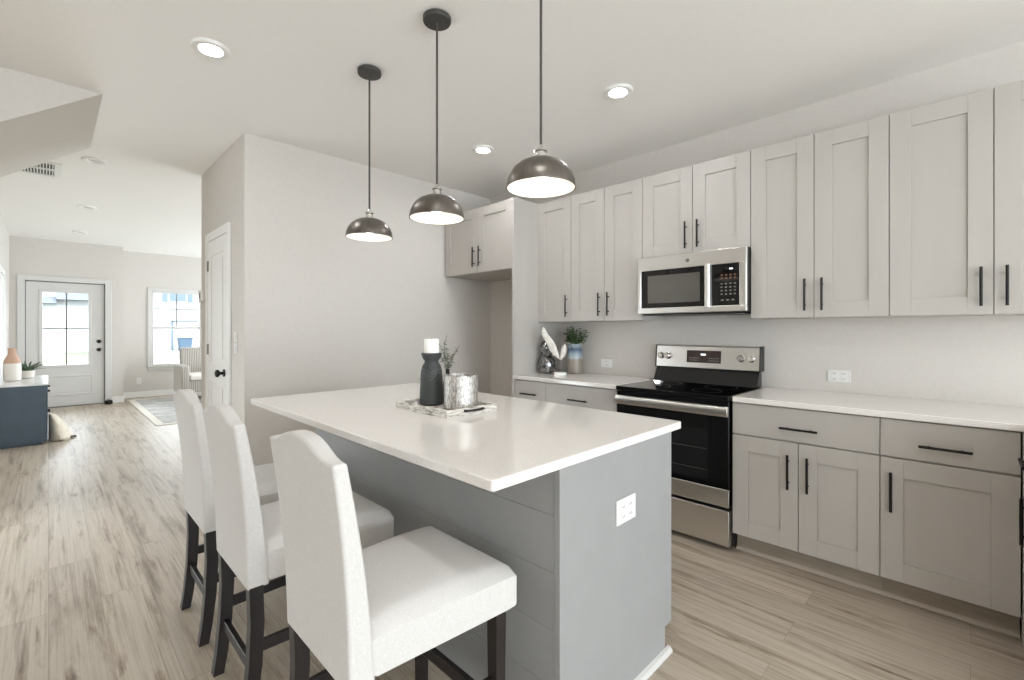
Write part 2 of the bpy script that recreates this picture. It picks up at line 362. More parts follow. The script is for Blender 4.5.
# --- pantry door (door_2) in the hall face of the pantry block: leaf sits in front of the wall face inside its casing
d = bpy.data.objects.new('door_2', None); COL.objects.link(d); d['kind'] = 'structure'; d.location = (XP, 0, 0)
ya, yb = 4.172, 4.778
mb = MB().box(-.022, 0, 4.10, 4.168, 0, 2.145).box(-.022, 0, 4.782, 4.85, 0, 2.145).box(-.022, 0, 4.168, 4.782, 2.073, 2.145)
mb.build('casing', 'trim', d, .004)
mb = MB().box(-.008, -.001, ya, yb, .01, 2.07)
st = .105
for a in [(ya, ya + st), (yb - st, yb)]: mb.box(-.016, -.008, a[0], a[1], .01, 2.07)
for z in [(.01, .22), (.86, 1.02), (1.94, 2.07)]: mb.box(-.016, -.008, ya + st, yb - st, z[0], z[1])
mb.build('door_slab', 'trim', d, .003)
mb = MB()
for z in [(.26, .82), (1.06, 1.90)]: mb.box(-.014, -.008, ya + st + .04, yb - st - .04, z[0], z[1])
mb.build('panel', 'trim', d, .006)
k = MB().tube([(-.016, 4.235, .955), (-.024, 4.235, .955)], .03, 20).tube([(-.024, 4.235, .955), (-.045, 4.235, .955), (-.06, 4.235, .955), (-.075, 4.235, .955), (-.082, 4.235, .955)], 0, 20, [.011, .012, .03, .029, .012])
k.build('knob', 'black_metal', d, smooth=True)
for z in (1.86, 1.13, .25):
    MB().box(-.026, -.016, 4.748, 4.776, z - .045, z + .045).build('hinge', 'hinge', d)

# --- door on the left hall wall (door_3)
d = bpy.data.objects.new('door_3', None); COL.objects.link(d); d['kind'] = 'structure'; d.location = (-.44, 0, 0)
MB().box(0, .02, 8.52, 8.60, 0, 2.12).box(0, .02, 9.41, 9.49, 0, 2.12).box(0, .02, 8.60, 9.41, 2.04, 2.12).build('casing', 'trim', d, .004)
mb = MB().box(.001, .007, 8.605, 9.405, .01, 2.035)
for a in [(8.605, 8.72), (9.29, 9.405)]: mb.box(.007, .014, a[0], a[1], .01, 2.035)
for z in [(.01, .22), (.86, 1.02), (1.90, 2.035)]: mb.box(.007, .014, 8.72, 9.29, z[0], z[1])
mb.build('door_slab', 'trim', d, .003)

# --- living room window (window_1)
d = bpy.data.objects.new('window_1', None); COL.objects.link(d); d['kind'] = 'structure'; d.location = (0, 11.4, 0)
fx0, fx1, fz0, fz1 = WX0, WX1, WZ0, WZ1; zm = 1.345
mb = MB().box(fx0, fx0 + .03, -.005, .1, fz0, fz1).box(fx1 - .03, fx1, -.005, .1, fz0, fz1).box(fx0 + .03, fx1 - .03, -.005, .1, fz0, fz0 + .03).box(fx0 + .03, fx1 - .03, -.005, .1, fz1 - .03, fz1)
mb.build('window_frame', 'trim_entry', d, .003)
MB().box(fx0 + .03, fx1 - .03, .01, .05, zm - .025, zm + .025).build('meeting_rail', 'trim_entry', d, .003)
xm = (fx0 + fx1) / 2
MB().box(xm - .009, xm + .009, .04, .055, zm + .025, fz1 - .03).box(fx0 + .03, fx1 - .03, .04, .055, 1.715, 1.732).build('grille', 'plate_line', d)
MB().box(fx0 + .03, fx1 - .03, .046, .05, fz0 + .03, fz1 - .03).build('glass', 'pane', d)
MB().box(fx0 - .07, fx1 + .07, -.06, -.001, fz0 - .03, fz0 - .005).build('window_sill', 'trim_entry', d, .004)
MB().box(fx0 - .06, fx1 + .06, -.018, -.001, fz0 - .1, fz0 - .03).box(fx0 - .065, fx0, -.018, -.001, fz0 - .005, fz1 + .065).box(fx1, fx1 + .065, -.018, -.001, fz0 - .005, fz1 + .065).box(fx0, fx1, -.018, -.001, fz1, fz1 + .065).build('casing', 'trim_entry', d, .004)

# ------------------------------------------------------------------ cabinets (local frame: x to the viewer's right, -y outward, z up)
def shaker_mb(x0, x1, z0, z1, y=0, t=.019, st=.085, rail=.087, rec=.009):
    mb = MB(); g = .0018; x0 += g; x1 -= g; z0 += g; z1 -= g
    mb.box(x0, x0 + st, y - t, y, z0, z1); mb.box(x1 - st, x1, y - t, y, z0, z1)
    mb.box(x0 + st, x1 - st, y - t, y, z1 - rail, z1); mb.box(x0 + st, x1 - st, y - t, y, z0, z0 + rail)
    mb.box(x0 + st, x1 - st, y - t + rec, y, z0 + rail, z1 - rail); return mb
def pull(parent, p, vertical=True, ln=.185, y=-.019):
    x, z = p; h = ln / 2; yb = y - .028; mb = MB()
    if vertical:
        mb.tube([(x, yb, z - h), (x, yb, z + h)], .0062, 12)
        for s in (-1, 1): mb.tube([(x, y, z + s * h * .62), (x, yb, z + s * h * .62)], .0048, 8)
    else:
        mb.tube([(x - h, yb, z), (x + h, yb, z)], .0062, 12)
        for s in (-1, 1): mb.tube([(x + s * h * .62, y, z), (x + s * h * .62, yb, z)], .0048, 8)
    return mb.build('handle', 'black_metal', parent, smooth=True)
def cabinet(name, label, X, ya, yb, z0, z1, depth, doors, drawers=(), rz=-PI / 2, toe=False, loc=None, rail=.087):
    """doors: (x0,x1,z0,z1,handle_x,handle_z) with x measured from the viewer's left end"""
    w = abs(yb - ya)
    t = thing(name, label, 'cabinet', loc or (X, max(ya, yb), 0), rz)
    mb = MB().box(0.0005, w - .0005, 0, depth, z0, z1)
    mb.build('carcass', 'cabinet', t)
    for a, b, c, e, hx, hz in doors:
        dr = shaker_mb(a, b, c, e, rail=rail).build('door', 'cabinet', t, .0015); pull(dr, (hx, hz))
    for a, b, c, e, hx, hz in drawers:
        g = .0018
        dr = MB().box(a + g, b - g, -.019, 0, c + g, e - g).build('drawer', 'cabinet', t, .0015); pull(dr, (hx, hz), False, .175)
    if toe:
        MB().box(.0005, w - .0005, .06, depth, 0.001, z0).build('toe_kick', 'toe', t)
        MB().prism([(.06, .0005), (.046, .0005), (.046, .008), (.051, .014), (.06, .018)], 'x', .0005, w - .0005).build('shoe_moulding', 'shoe', t)
    return t
XB = W - .611; DB = .608               # base carcass front
zc0, zc1 = .114, .882; dz0, dz1 = .70, .878; oz0, oz1 = .116, .695
def base(label, yL, yR, split=None, hs=None):
    w = yL - yR
    if split: doors = [(0, yL - split, oz0, oz1, yL - split - .045, .537), (yL - split, w, oz0, oz1, yL - split + .045, .537)]
    else: doors = [(0, w, oz0, oz1, .042, .537)]
    return cabinet('base_cabinet', label, XB, yL, yR, zc0, zc1, DB, doors, [(0, w, dz0, dz1, w / 2, .77)], toe=True)
base('greige base cabinet right of the range, one wide drawer over two doors', .985, .308, .65)
base('greige base cabinet nearest the right edge, one drawer over a single wide door', .308, -.148)
base('greige base cabinet left of the range, its drawer under the white counter', 2.417, 1.757, 2.087)
base('narrow greige base cabinet beside the tall panel, small drawer under the feather ornament', 2.762, 2.417)
# perpendicular run at the near end: faces +Y, seen edge-on
cor = cabinet('base_cabinet', 'cabinet at far right frame edge facing the range, only handles showing', 0, 0, .615, zc0, zc1, .60,
        [(0, .615, oz0, oz1, .09, .537)], [(0, .615, dz0, dz1, .10, .77)], rz=PI, toe=True, loc=(2.81, -.19, 0))
MB().box(-.619, -.002, -.038, .60, .001, .882).build('blind_corner', 'cabinet', cor, .001)
# upper cabinets
XU = W - .311; DU = .309; uz0, uz1 = 1.372, 2.432
def upper(label, yL, yR, split=None, z0=uz0, side='R', name='wall_cabinet'):
    w = yL - yR; hz = z0 + .132
    if split: doors = [(0, yL - split, z0, uz1, yL - split - .042, hz), (yL - split, w, z0, uz1, yL - split + .042, hz)]
    else: doors = [(0, w, z0, uz1, (w - .042) if side == 'R' else .042, hz)]
    return cabinet(name, label, XU, yL, yR, z0, uz1, DU, doors)
upper('single-door wall cabinet above the feather ornament and plant', 2.774, 2.392)
upper('two-door wall cabinet just left of the microwave', 2.392, 1.729, 2.062)
upper('short two-door wall cabinet directly above the microwave', 1.729, .98, 1.352, z0=1.822)
upper('tall two-door wall cabinet just right of the microwave', .98, .303, .64)
upper('tall two-door wall cabinet at the right edge of the photo', .303, -.457, -.077)
# cabinet over the refrigerator space
w = 3.745 - 2.79; sp = 3.745 - 3.25
cabinet('refrigerator_cabinet', 'deep two-door cabinet over the empty refrigerator space', W - .611, 3.745, 2.79, 1.832, 2.435, .608,
        [(0, sp, 1.832, 2.435, sp - .042, 1.98), (sp, w, 1.832, 2.435, sp + .042, 1.98)])
tag(MB().box(W - .64, W - .002, 2.765, 2.788, .001, 2.436).build('tall_end_panel', 'cabinet', None, .001), 'tall greige end panel between the refrigerator space and the counter', 'panel')

# ------------------------------------------------------------------ worktops
o = MB().prism([(W - .65, 1.7525), (W - .002, 1.7525), (W - .002, 2.764), (W - .65, 2.764)], 'z', .884, .914).build('countertop', 'quartz', None, .003)
tag(o, 'short white quartz counter left of the range under the ornaments', 'countertop')
o = MB().prism([(W - .65, .978), (W - .65, -.165), (2.15, -.165), (2.15, -.815), (W - .002, -.815), (W - .002, .978)], 'z', .884, .914).build('countertop', 'quartz', None, .003)
tag(o, 'long white quartz counter right of the range', 'countertop')
IX0, IX1, IY0, IY1 = .7976, 1.8844, .8628, 2.8641
o = MB().prism(rrect(IX0, IX1, IY0, IY1, .012), 'z', .884, .914).build('island_countertop', 'quartz', None, .003)
tag(o, 'large white speckled quartz slab overhanging the grey island', 'countertop')

# ------------------------------------------------------------------ island base
bx0, bx1, by0, by1 = 1.081, 1.804, .875, 2.68
t = thing('kitchen_island', 'grey shiplap kitchen island base under the white slab behind the stools', 'island', (0, 0, 0))
MB().box(bx0 + .014, bx1 - .02, by0 + .02, by1, .1, .883).box(bx0 + .014, bx1 - .08, by0 + .02, by1, .001, .1).build('body', 'island', t)
mb = MB(); zs = [.001, .21, .385, .559, .734, .883]
for a, b in zip(zs, zs[1:]): mb.box(bx0, bx0 + .014, by0 + .0, by1, a + .0005, b - .0005)
mb.box(bx0 + .003, bx0 + .014, by0, by1, .001, .883)
mb.build('shiplap_panel', 'island', t, .0012)
MB().prism([(bx0 - .002, .001), (bx1 - .055, .001), (bx1 - .055, .105), (bx1, .105), (bx1, .883), (bx0 - .002, .883)], 'y', by0 - .004, by0 + .019).build('end_panel', 'island', t, .0012)
MB().box(bx1 - .075, bx1 - .055, by0 - .002, by0 + .016, .02, .115).build('toe_return', 'island', t)
MB().prism([(by0 - .004, .001), (by0 - .024, .001), (by0 - .023, .01), (by0 - .017, .018), (by0 - .004, .022)], 'x', bx0 - .004, bx1 - .03).build('shoe_moulding', 'trim_entry', t)
MB().prism([(bx0, .001), (bx0 - .02, .001), (bx0 - .019, .01), (bx0 - .013, .018), (bx0, .022)], 'y', by0 - .004, by1).build('shoe_moulding', 'trim', t)
for i in range(3):
    yy = by0 + .02 + i * (by1 - by0 - .02) / 3; ww = (by1 - by0 - .02) / 3
    MB().box(bx1 - .02, bx1 - .001, yy + .002, yy + ww - .002, .12, .69).build('door', 'island', t, .002)
    MB().box(bx1 - .02, bx1 - .001, yy + .002, yy + ww - .002, .70, .876).build('drawer', 'island', t, .002)
# outlet on the island's end
def duplex(mb_plate, parent, cx, cz, yf, w=.115, h=.115, gang=2):
    pl = MB().box(cx - w / 2, cx + w / 2, yf - .006, yf, cz - h / 2, cz + h / 2).build('cover_plate', 'white_plastic', parent, .002)
    for g in range(gang):
        gx = cx + (g - (gang - 1) / 2) * .046
        s_ = MB().box(gx - .0165, gx + .0165, yf - .008, yf - .006, cz - .033, cz + .033).build('socket', 'white_plastic', pl, .0008)
        for dz in (-.017, .017):
            sl = MB()
            for dx in (-.006, .006): sl.box(gx + dx - .0012, gx + dx + .0012, yf - .0083, yf - .008, cz + dz - .004, cz + dz + .005)
            sl.box(gx - .006, gx + .006, yf - .0081, yf - .008, cz + dz - .0045, cz + dz - .003)
            sl.build('receptacle', 'plate_line', pl)
    return pl
ot = MB(); ot.bm.free()
e = duplex(None, t, 1.447, .662, by0 - .004, .125, .086)
e['label'] = 'white double outlet on the island end'

# ------------------------------------------------------------------ bar stools (front = +X)
def make_stool(label, loc, rz):
    t = thing('bar_stool', label, 'bar stool', loc, rz, 'cream upholstered bar stools along the island')
    # seat cushion: lofted along x with rounded-rectangle sections and a crowned top
    def wy(x): return .196 + (x + .185) / .45 * .040
    rings = []
    xs = [-.185, -.18, -.165, -.1, 0, .1, .19, .24, .264, .271, .274]
    for i, x in enumerate(xs):
        e = {0: .022, 1: .01, 8: .003, 9: .008, 10: .018}.get(i, 0); half = wy(x) - e * .6; zb, zt = .468 + e * .35, .584 - e * .8
        crown = .028 * (1 - ((x - .03) / .235) ** 2) if abs(x - .03) < .235 else 0
        ring = []; m_ = 14
        r = .018
        for k in range(m_ + 1):
            u = -1 + 2 * k / m_; yy = u * half
            ed = max(0, abs(yy) - (half - r)); drop = r - math.sqrt(max(0, r * r - ed * ed))
            ring.append((x, yy, zt + crown * (1 - u ** 4) - drop))
        ring.append((x, half, zt - r * 1.4)); ring.append((x, half, zb + .006)); ring.append((x, half - .006, zb))
        ring.append((x, -half + .006, zb)); ring.append((x, -half, zb + .006)); ring.append((x, -half, zt - r * 1.4))
        rings.append(ring)
    seat = MB().loft(rings).build('seat', 'fabric', t, smooth=True)
    pts = [(x, s * (wy(x) + .0005), .55) for s in (1,) for x in (-.17, 0, .2)]
    # camel backrest
    NU, NV = 28, 14; zb = .455
    def ztop(u):
        a = abs(u); 
        if a > .9: return 1.0
        q = a / .9; return 1.0 + .039 * (.5 + .5 * math.cos(PI * q ** 1.25))
    def xr(v): return -.238 - .052 * v + .010 * math.sin(PI * v)
    bm = bmesh.new(); R, F = [], []
    for j in range(NV + 1):
        v = j / NV; rr, ff = [], []
        for i in range(NU + 1):
            u = -1 + 2 * i / NU; half = .197 + .012 * v
            z = zb + (ztop(u) - zb) * v; th = .066 - .024 * v
            rr.append(bm.verts.new((xr(v) + .008 * u * u * v, u * half, z))); ff.append(bm.verts.new((xr(v) + th + .006 * (1 - u * u), u * half, z)))
        R.append(rr); F.append(ff)
    for j in range(NV):
        for i in range(NU):
            bm.faces.new([R[j][i], R[j + 1][i], R[j + 1][i + 1], R[j][i + 1]]); bm.faces.new([F[j][i], F[j][i + 1], F[j + 1][i + 1], F[j + 1][i]])
        bm.faces.new([R[j][0], F[j][0], F[j + 1][0], R[j + 1][0]]); bm.faces.new([R[j][NU], R[j + 1][NU], F[j + 1][NU], F[j][NU]])
    for i in range(NU):
        bm.faces.new([R[0][i], R[0][i + 1], F[0][i + 1], F[0][i]]); bm.faces.new([R[NV][i], F[NV][i], F[NV][i + 1], R[NV][i + 1]])
    bmesh.ops.recalc_face_normals(bm, faces=bm.faces[:])
    mb = MB(); mb.bm.free(); mb.bm = bm
    back = mb.build('backrest', 'fabric', t, .008, seg=3)
    # legs
    for s in (1, -1):
        rings = []
        for z, xc, h in [(.466, -.212, .021), (.34, -.208, .021), (.2, -.214, .0205), (.08, -.226, .019), (0, -.238, .018)]:
            yc = s * (.176 + .0); rings.append([(xc - h, yc - h, z), (xc + h, yc - h, z), (xc + h, yc + h, z), (xc - h, yc + h, z)])
        MB().loft(rings).build('leg', 'dark_wood', t, .002)
    for s in (1, -1):
        rings = []
        for z, h in [(.474, .021), (0, .0165)]:
            xc, yc = .222, s * .196; rings.append([(xc - h, yc - h, z), (xc + h, yc - h, z), (xc + h, yc + h, z), (xc - h, yc + h, z)])
        MB().loft(rings).build('leg', 'dark_wood', t, .002)
    MB().box(-.224, -.206, -.157, .157, .165, .203).build('stretcher', 'dark_wood', t, .0015)
    MB().box(.212, .232, -.178, .178, .15, .19).build('stretcher', 'dark_wood', t, .0015)
    for s in (1, -1):
        MB().prism([(-.19, s * .176 - .009), (-.19, s * .176 + .009), (.205, s * .194 + .009), (.205, s * .194 - .009)], 'z', .236, .272).build('stretcher', 'dark_wood', t, .0015)
    return t
s1 = make_stool('cream camelback bar stool nearest the camera, its whole seat in view', (.722, 1.20, 0), 0)
copy_tree(s1, (.69, 1.845, 0), 0, 'middle one of the three cream bar stools along the island')
copy_tree(s1, (.69, 2.43, 0), 0, 'cream bar stool farthest from the camera, at the pantry end of the island')

# ------------------------------------------------------------------ range (local frame as cabinets)
XR = W - .655
t = thing('range', 'stainless and black electric range between the two white counters', 'stove', (XR, 1.7475, 0), -PI / 2)
w = .759
MB().box(.0, w, .045, .62, .03, .885).box(.03, w - .03, .08, .6, .001, .03).build('body', 'black_plastic', t, .003)
MB().prism(rrect(-.001, w + .001, -.012, .575, .012), 'z', .887, .914).build('cooktop', 'black_glass', t, .003)
dr = MB().box(.006, w - .006, .0, .044, .264, .88).build('oven_door', 'black_glass', t, .003)
MB().box(.115, w - .125, -.002, .001, .40, .705).build('oven_window', 'oven_glass', dr)
for z in (.46, .585):
    MB().tube([(.125, -.002, z), (w - .135, -.002, z)], .0018, 6).build('rack', 'plate_dark', dr, smooth=True)
MB().box(.006, w - .006, -.004, .02, .262, .366).build('door_trim', 'steel', dr, .002)
MB().prism([(-.004, .79), (-.022, .794), (-.03, .808), (-.031, .834), (-.024, .849), (-.004, .853), (-.002, .846), (-.002, .797)], 'x', .006, w - .006).build('handle', 'steel', dr, .003)
MB().box(.006, w - .006, -.002, .044, .034, .242).build('drawer', 'steel', t, .003)
bgd = MB().prism([(.515, .914), (.62, .914), (.62, 1.022), (.575, 1.022)], 'x', .006, w - .014).build('back_riser', 'black_glass', t, .002)
cp = MB().prism([(.566, 1.02), (.645, 1.02), (.645, 1.186), (.592, 1.186), (.58, 1.18)], 'x', .0, w - .009).build('control_panel', 'steel', t, .004)
for xa in (-.004, w - .015): MB().prism([(.563, 1.018), (.648, 1.018), (.648, 1.188), (.59, 1.188), (.576, 1.182)], 'x', xa, xa + .010).build('end_cap', 'black_plastic', t, .002)
def slope_y(z): return .565 + (z - 1.0) / .18 * .015
MB().prism([(slope_y(1.06) - .002, 1.06), (slope_y(1.15) - .002, 1.15), (slope_y(1.15) + .005, 1.15), (slope_y(1.06) + .005, 1.06)], 'x', .245, .495).build('display', 'brown_panel', t, .003)
MB().box(.352, .386, slope_y(1.105) - .0045, slope_y(1.105) - .002, 1.116, 1.126).build('clock_digits', 'digits', t)
for i in range(5):
    for z in (1.075, 1.092):
        for xa in (.265, .41): MB().box(xa + i * .015, xa + .01 + i * .015, slope_y(z) - .0034, slope_y(z), z, z + .006).build('button', 'grey_plastic', t)
for x in (.045, .098, .628, .694):
    y = slope_y(1.105)
    k = MB().tube([(x, y, 1.105), (x, y - .006, 1.105), (x, y - .008, 1.105), (x, y - .03, 1.105), (x, y - .034, 1.105)], 0, 20, [.027, .027, .021, .02, .017]).build('knob', 'chrome', t, smooth=True)
    MB().box(x - .003, x + .003, y - .037, y - .033, 1.09, 1.122).build('grip', 'chrome', k)
for cx, cy, r in [(.2, .16, .105), (.56, .16, .085), (.2, .4, .075), (.56, .4, .1)]:
    mb = MB()                                     # faint burner ring printed on the glass
    for k in range(40):
        a, b = 2 * PI * k / 40, 2 * PI * (k + 1) / 40
        vs = [mb.bm.verts.new((cx + q * math.cos(g), cy + q * math.sin(g), .9145)) for q, g in ((r, a), (r + .003, a), (r + .003, b), (r, b))]; mb.bm.faces.new(vs)
    mb.build('burner_ring', 'plate_dark', t)

# ------------------------------------------------------------------ microwave
XM = W - .40
t = thing('microwave', 'stainless over-the-range microwave with black control panel', 'microwave', (XM, 1.7265, 0), -PI / 2)
w = .744; z0, z1 = 1.405, 1.82
MB().box(0, w, .03, .396, z0 + .012, z1).build('body', 'black_plastic', t, .003)
MB().box(.02, w - .02, .04, .38, z0, z0 + .012).build('vent_grille', 'black_plastic', t)
fr_ = MB().box(0, w, .0, .03, z0 + .012, z0 + .052).box(0, w, 0, .03, z1 - .097, z1 - .001).box(0, .026, 0, .03, z0 + .052, z1 - .097).box(w - .042, w, 0, .03, z0 + .052, z1 - .097).build('front_frame', 'steel', t, .003)
dg = MB().box(.026, .488, .004, .03, z0 + .052, z1 - .097).build('door', 'black_glass', t, .001)
MB().box(.078, .455, .002, .006, z0 + .085, z1 - .135).build('door_window', 'micro_glass', dg)
h = MB().prism([(.49, -.012), (.497, -.03), (.512, -.036), (.527, -.03), (.534, -.012), (.534, .004), (.49, .004)], 'z', z0 + .04, z1 - .09).build('handle', 'steel', dg, .003)
cpn = MB().box(.534, w - .042, .004, .03, z0 + .052, z1 - .097).build('control_panel', 'black_glass', t, .001)
MB().box(.642, .662, .0032, .004, 1.685, 1.693).build('clock_digits', 'digits', cpn)
for r in range(4):
    for c_ in range(4): MB().box(.588 + c_ * .027, .600 + c_ * .027, .0034, .004, 1.525 + r * .022, 1.533 + r * .022).build('button', 'grey_plastic', cpn)
for c_ in range(3): MB().box(.59 + c_ * .033, .606 + c_ * .033, .0034, .004, 1.487, 1.496).build('button', 'grey_plastic', cpn)
for r in range(2):
    for c_ in range(4): MB().box(.588 + c_ * .027, .602 + c_ * .027, .0034, .004, 1.625 + r * .02, 1.636 + r * .02).build('button', 'red_digits', cpn)
MB().tube([(.372, 0, 1.77), (.372, -.0015, 1.77)], .013, 24).build('emblem', 'grey_plastic', fr_, smooth=True)

# ------------------------------------------------------------------ pendants
def make_pendant(label, loc):
    t = thing('pendant_light', label, 'pendant light', loc, 0, 'dome pendant lights over the island')
    MB().lathe([(.062, 0), (.064, .004), (.064, .02), (.06, .0235), (.01, .0245)][::1], 32, (0, 0, -.0255)).build('canopy', 'canopy', t, smooth=True)
    MB().tube([(0, 0, -.0255), (0, 0, -.785)], .005, 10).build('cord', 'cord', t, smooth=True)
    zr = -.930
    prof_o = [(.1245, 0), (.125, .006), (.1225, .027), (.114, .049), (.0995, .070), (.080, .087), (.056, .0985), (.03, .1045), (.012, .1055)]
    prof_i = [(max(.001, r - .0025), max(0, z - .0025) if z > 0 else 0) for r, z in prof_o]
    sh = MB(); sh.lathe([(r, z) for r, z in prof_o], 48, (0, 0, zr), caps=False)
    shade = sh.build('shade', 'pewter', t, smooth=True)
    MB().lathe(prof_i[::-1], 48, (0, 0, zr), caps=False).build('shade_lining', 'shade_white', shade, smooth=True)
    MB().lathe([(.122, 0), (.126, -.001), (.126, .004), (.1245, .005)], 48, (0, 0, zr), caps=False).build('rim', 'pewter', shade, smooth=True)
    MB().lathe([(.021, .101), (.021, .112), (.018, .114), (.018, .130), (.024, .132), (.024, .138), (.012, .143), (.009, .152), (.006, .157)], 24, (0, 0, zr)).build('socket', 'chrome', t, smooth=True)
    MB().lathe([(.004, .018), (.016, .021), (.026, .03), (.03, .044), (.026, .06), (.015, .08), (.013, .1)], 24, (0, 0, zr)).build('bulb', 'bulb', t, smooth=True)
    return t
p1 = make_pendant('pewter dome pendant at right, hanging largest and nearest the camera', (1.26, 1.105, CZ))
copy_tree(p1, (1.264, 1.745, CZ), None, 'middle pewter dome pendant light over the island tray')
copy_tree(p1, (1.258, 2.368, CZ), None, 'leftmost pewter dome pendant, smallest and farthest over the island')

# ------------------------------------------------------------------ ceiling fixtures
def make_can(label, loc, lens):
    t = thing('recessed_light', label, 'ceiling light', loc, 0, 'recessed ceiling lights')
    MB().lathe([(.048, -.003), (.054, -.013), (.072, -.017), (.084, -.013), (.088, -.004), (.088, 0.0)], 40, caps=False).build('trim_ring', 'trim', t, smooth=True)
    MB().lathe([(.0005, -.004), (.048, -.004), (.05, -.0005), (.0005, -.0005)], 40, caps=False).build('lens', lens, t)
    return t
c1_ = make_can('lit recessed light nearest the stair soffit', (.587, 2.758, CZ), 'lens')
copy_tree(c1_, (2.427, 1.51, CZ), None, 'lit recessed light in front of the wall cabinets near the microwave')
copy_tree(c1_, (2.444, 2.757, CZ), None, 'lit recessed light between the middle and right pendants')
copy_tree(c1_, (.587, .6, CZ), None, 'added unseen downlight over the dining end, extra room light')  # this and the next two are out of view, added to light the room
copy_tree(c1_, (.6, -2.2, CZ), None, 'added unseen downlight behind the viewpoint, extra room light')  # added fill downlight behind the camera
copy_tree(c1_, (-1.4, -.8, CZ), None, 'added unseen downlight left of the viewpoint, extra room light')  # added fill downlight left of the camera
c2_ = make_can('dim recessed light beside the hall ceiling vent', (.292, 5.505, CZF), 'lens_far')
copy_tree(c2_, (.333, 7.653, CZF), None, 'middle dim recessed light along the hall ceiling')
copy_tree(c2_, (.343, 9.677, CZF), None, 'dim recessed light closest to the front door')
t = thing('ceiling_vent', 'white slatted air vent on the hall ceiling', 'vent', (-.155, 6.1, CZF))
vx, vy = .245, .26
MB().box(-vx, vx, -vy, -vy + .035, -.014, -.0005).box(-vx, vx, vy - .035, vy, -.014, -.0005).box(-vx, -vx + .05, -vy + .035, vy - .035, -.014, -.0005).box(vx - .05, vx, -vy + .035, vy - .035, -.014, -.0005).box(-vx + .05, vx - .05, -.018, .018, -.014, -.0005).build('frame', 'white_plastic', t, .001)
mb = MB(); nsl = 19
for i in range(nsl):
    x = -vx + .05 + (2 * vx - .1) * (i + .5) / nsl
    for a, b in ((-vy + .035, -.018), (.018, vy - .035)): mb.box(x - .0035, x + .0035, a, b, -.011, -.004)
mb.build('slat', 'trim', t); MB().box(-vx + .05, vx - .05, -vy + .035, vy - .035, -.003, -.0008).build('duct_opening', 'canopy', t)

# ------------------------------------------------------------------ outlets, switches on walls
def wall_outlet(label, loc, rz, gang=1, w=.075, h=.115):
    t = thing('wall_outlet', label, 'outlet', loc, rz); duplex(None, t, 0, 0, -.0004, w, h, gang); return t
wall_outlet('white double outlet above the right-hand counter', (W, .575, 1.015), -PI / 2, 2, .118, .075)
wall_outlet('white outlet on the backsplash left of the range', (W, 2.252, 1.012), -PI / 2, 1, .118, .075)
wall_outlet('white outlet low on the wall under the living room window', (1.236, 11.4, .32), 0)
def wall_switch(label, loc, rz, h=.115):
    t = thing('light_switch', label, 'light switch', loc, rz)
    p = MB().box(-.037, .037, -.006, -.0004, -h / 2, h / 2).build('cover_plate', 'white_plastic', t, .002)
    MB().box(-.016, .016, -.0095, -.006, -h * .28, h * .28).build('rocker', 'white_plastic', p, .001); return t
wall_switch('upper white switch beside the pantry door', (XP, 3.97, 1.245), -PI / 2, .075)
wall_switch('lower white switch beside the pantry door', (XP, 3.97, 1.16), -PI / 2, .075)
wall_switch('white switch on the left hall wall before the front door', (-.44, 9.95, 1.2), PI / 2)
t = thing('thermostat', 'small white sensor box at the far edge of the pantry wall', 'thermostat', (XP, 5.02, 1.61), -PI / 2)
MB().box(-.055, .055, -.03, -.0004, -.05, .05).build('case', 'white_plastic', t, .004); MB().box(-.03, .03, -.0315, -.03, -.02, .03).build('screen', 'grey_plastic', t)

# ------------------------------------------------------------------ island tray group
ZT = .9142
t = thing('serving_tray', 'whitewashed wooden tray with black handles on the island', 'tray', (1.363, 1.812, ZT))
tw, tl = .150, .208
MB().box(-tw, tw, -tl, tl, .0, .008).build('base', 'whitewash', t)
for nm, a in [('rail', (-tw, tw, -tl, -tl + .014)), ('rail', (-tw, tw, tl - .014, tl)), ('rail', (-tw, -tw + .014, -tl + .014, tl - .014)), ('rail', (tw - .014, tw, -tl + .014, tl - .014))]:
    MB().box(a[0], a[1], a[2], a[3], .008, .0195).box(a[0], a[1], a[2], a[3], .0215, .034).box(a[0] + .003, a[1] - .003, a[2] + .003, a[3] - .003, .018, .023).build(nm, 'whitewash', t, .0015)
for s in (-1, 1):
    y = s * tl
    MB().tube([(-.05, y, .022), (-.05, y + s * .014, .024), (-.02, y + s * .018, .023), (.02, y + s * .018, .023), (.05, y + s * .014, .024), (.05, y, .022)], .0055, 8).build('handle', 'black_metal', t, smooth=True)
ZI = ZT + .0082
t = thing('candle_holder', 'charcoal carved ceramic candle holder on the tray', 'candle holder', (1.366, 1.932, ZI))
t.scale = (1, 1, 1.06)
MB().lathe([(.050, 0), (.057, .004), (.0595, .014), (.059, .05), (.0555, .11), (.0505, .165), (.046, .186), (.037, .198), (.035, .204), (.035, .210), (.041, .216), (.049, .232), (.0515, .242), (.0515, .246), (.046, .247), (.04, .243), (.002, .242)], 40).build('body', 'charcoal', t, smooth=True)
mb = MB()
for q in range(4):
    for kk in range(3):
        a0 = q * PI / 2 - 2.3; pts = []
        for i in range(9):
            u = -1 + i / 4; zz = .118 + kk * .016 + abs(u) * .04; rr = .0556 - (zz - .11) * .095
            if zz > .178: continue
            a = a0 + u * .72; pts.append((rr * math.cos(a), rr * math.sin(a), zz))
        if len(pts) > 2: mb.tube(pts, .0022, 6)
mb.build('carved_chevron', 'chevron', t, smooth=True)
t = thing('pillar_candle', 'white pillar candle standing in the charcoal holder', 'candle', (1.366, 1.932, ZI + .2435 * 1.06))
MB().lathe([(.035, 0), (.037, .002), (.037, .070), (.035, .0735), (.012, .071), (.002, .071)], 32).build('wax', 'pillar', t, smooth=True)
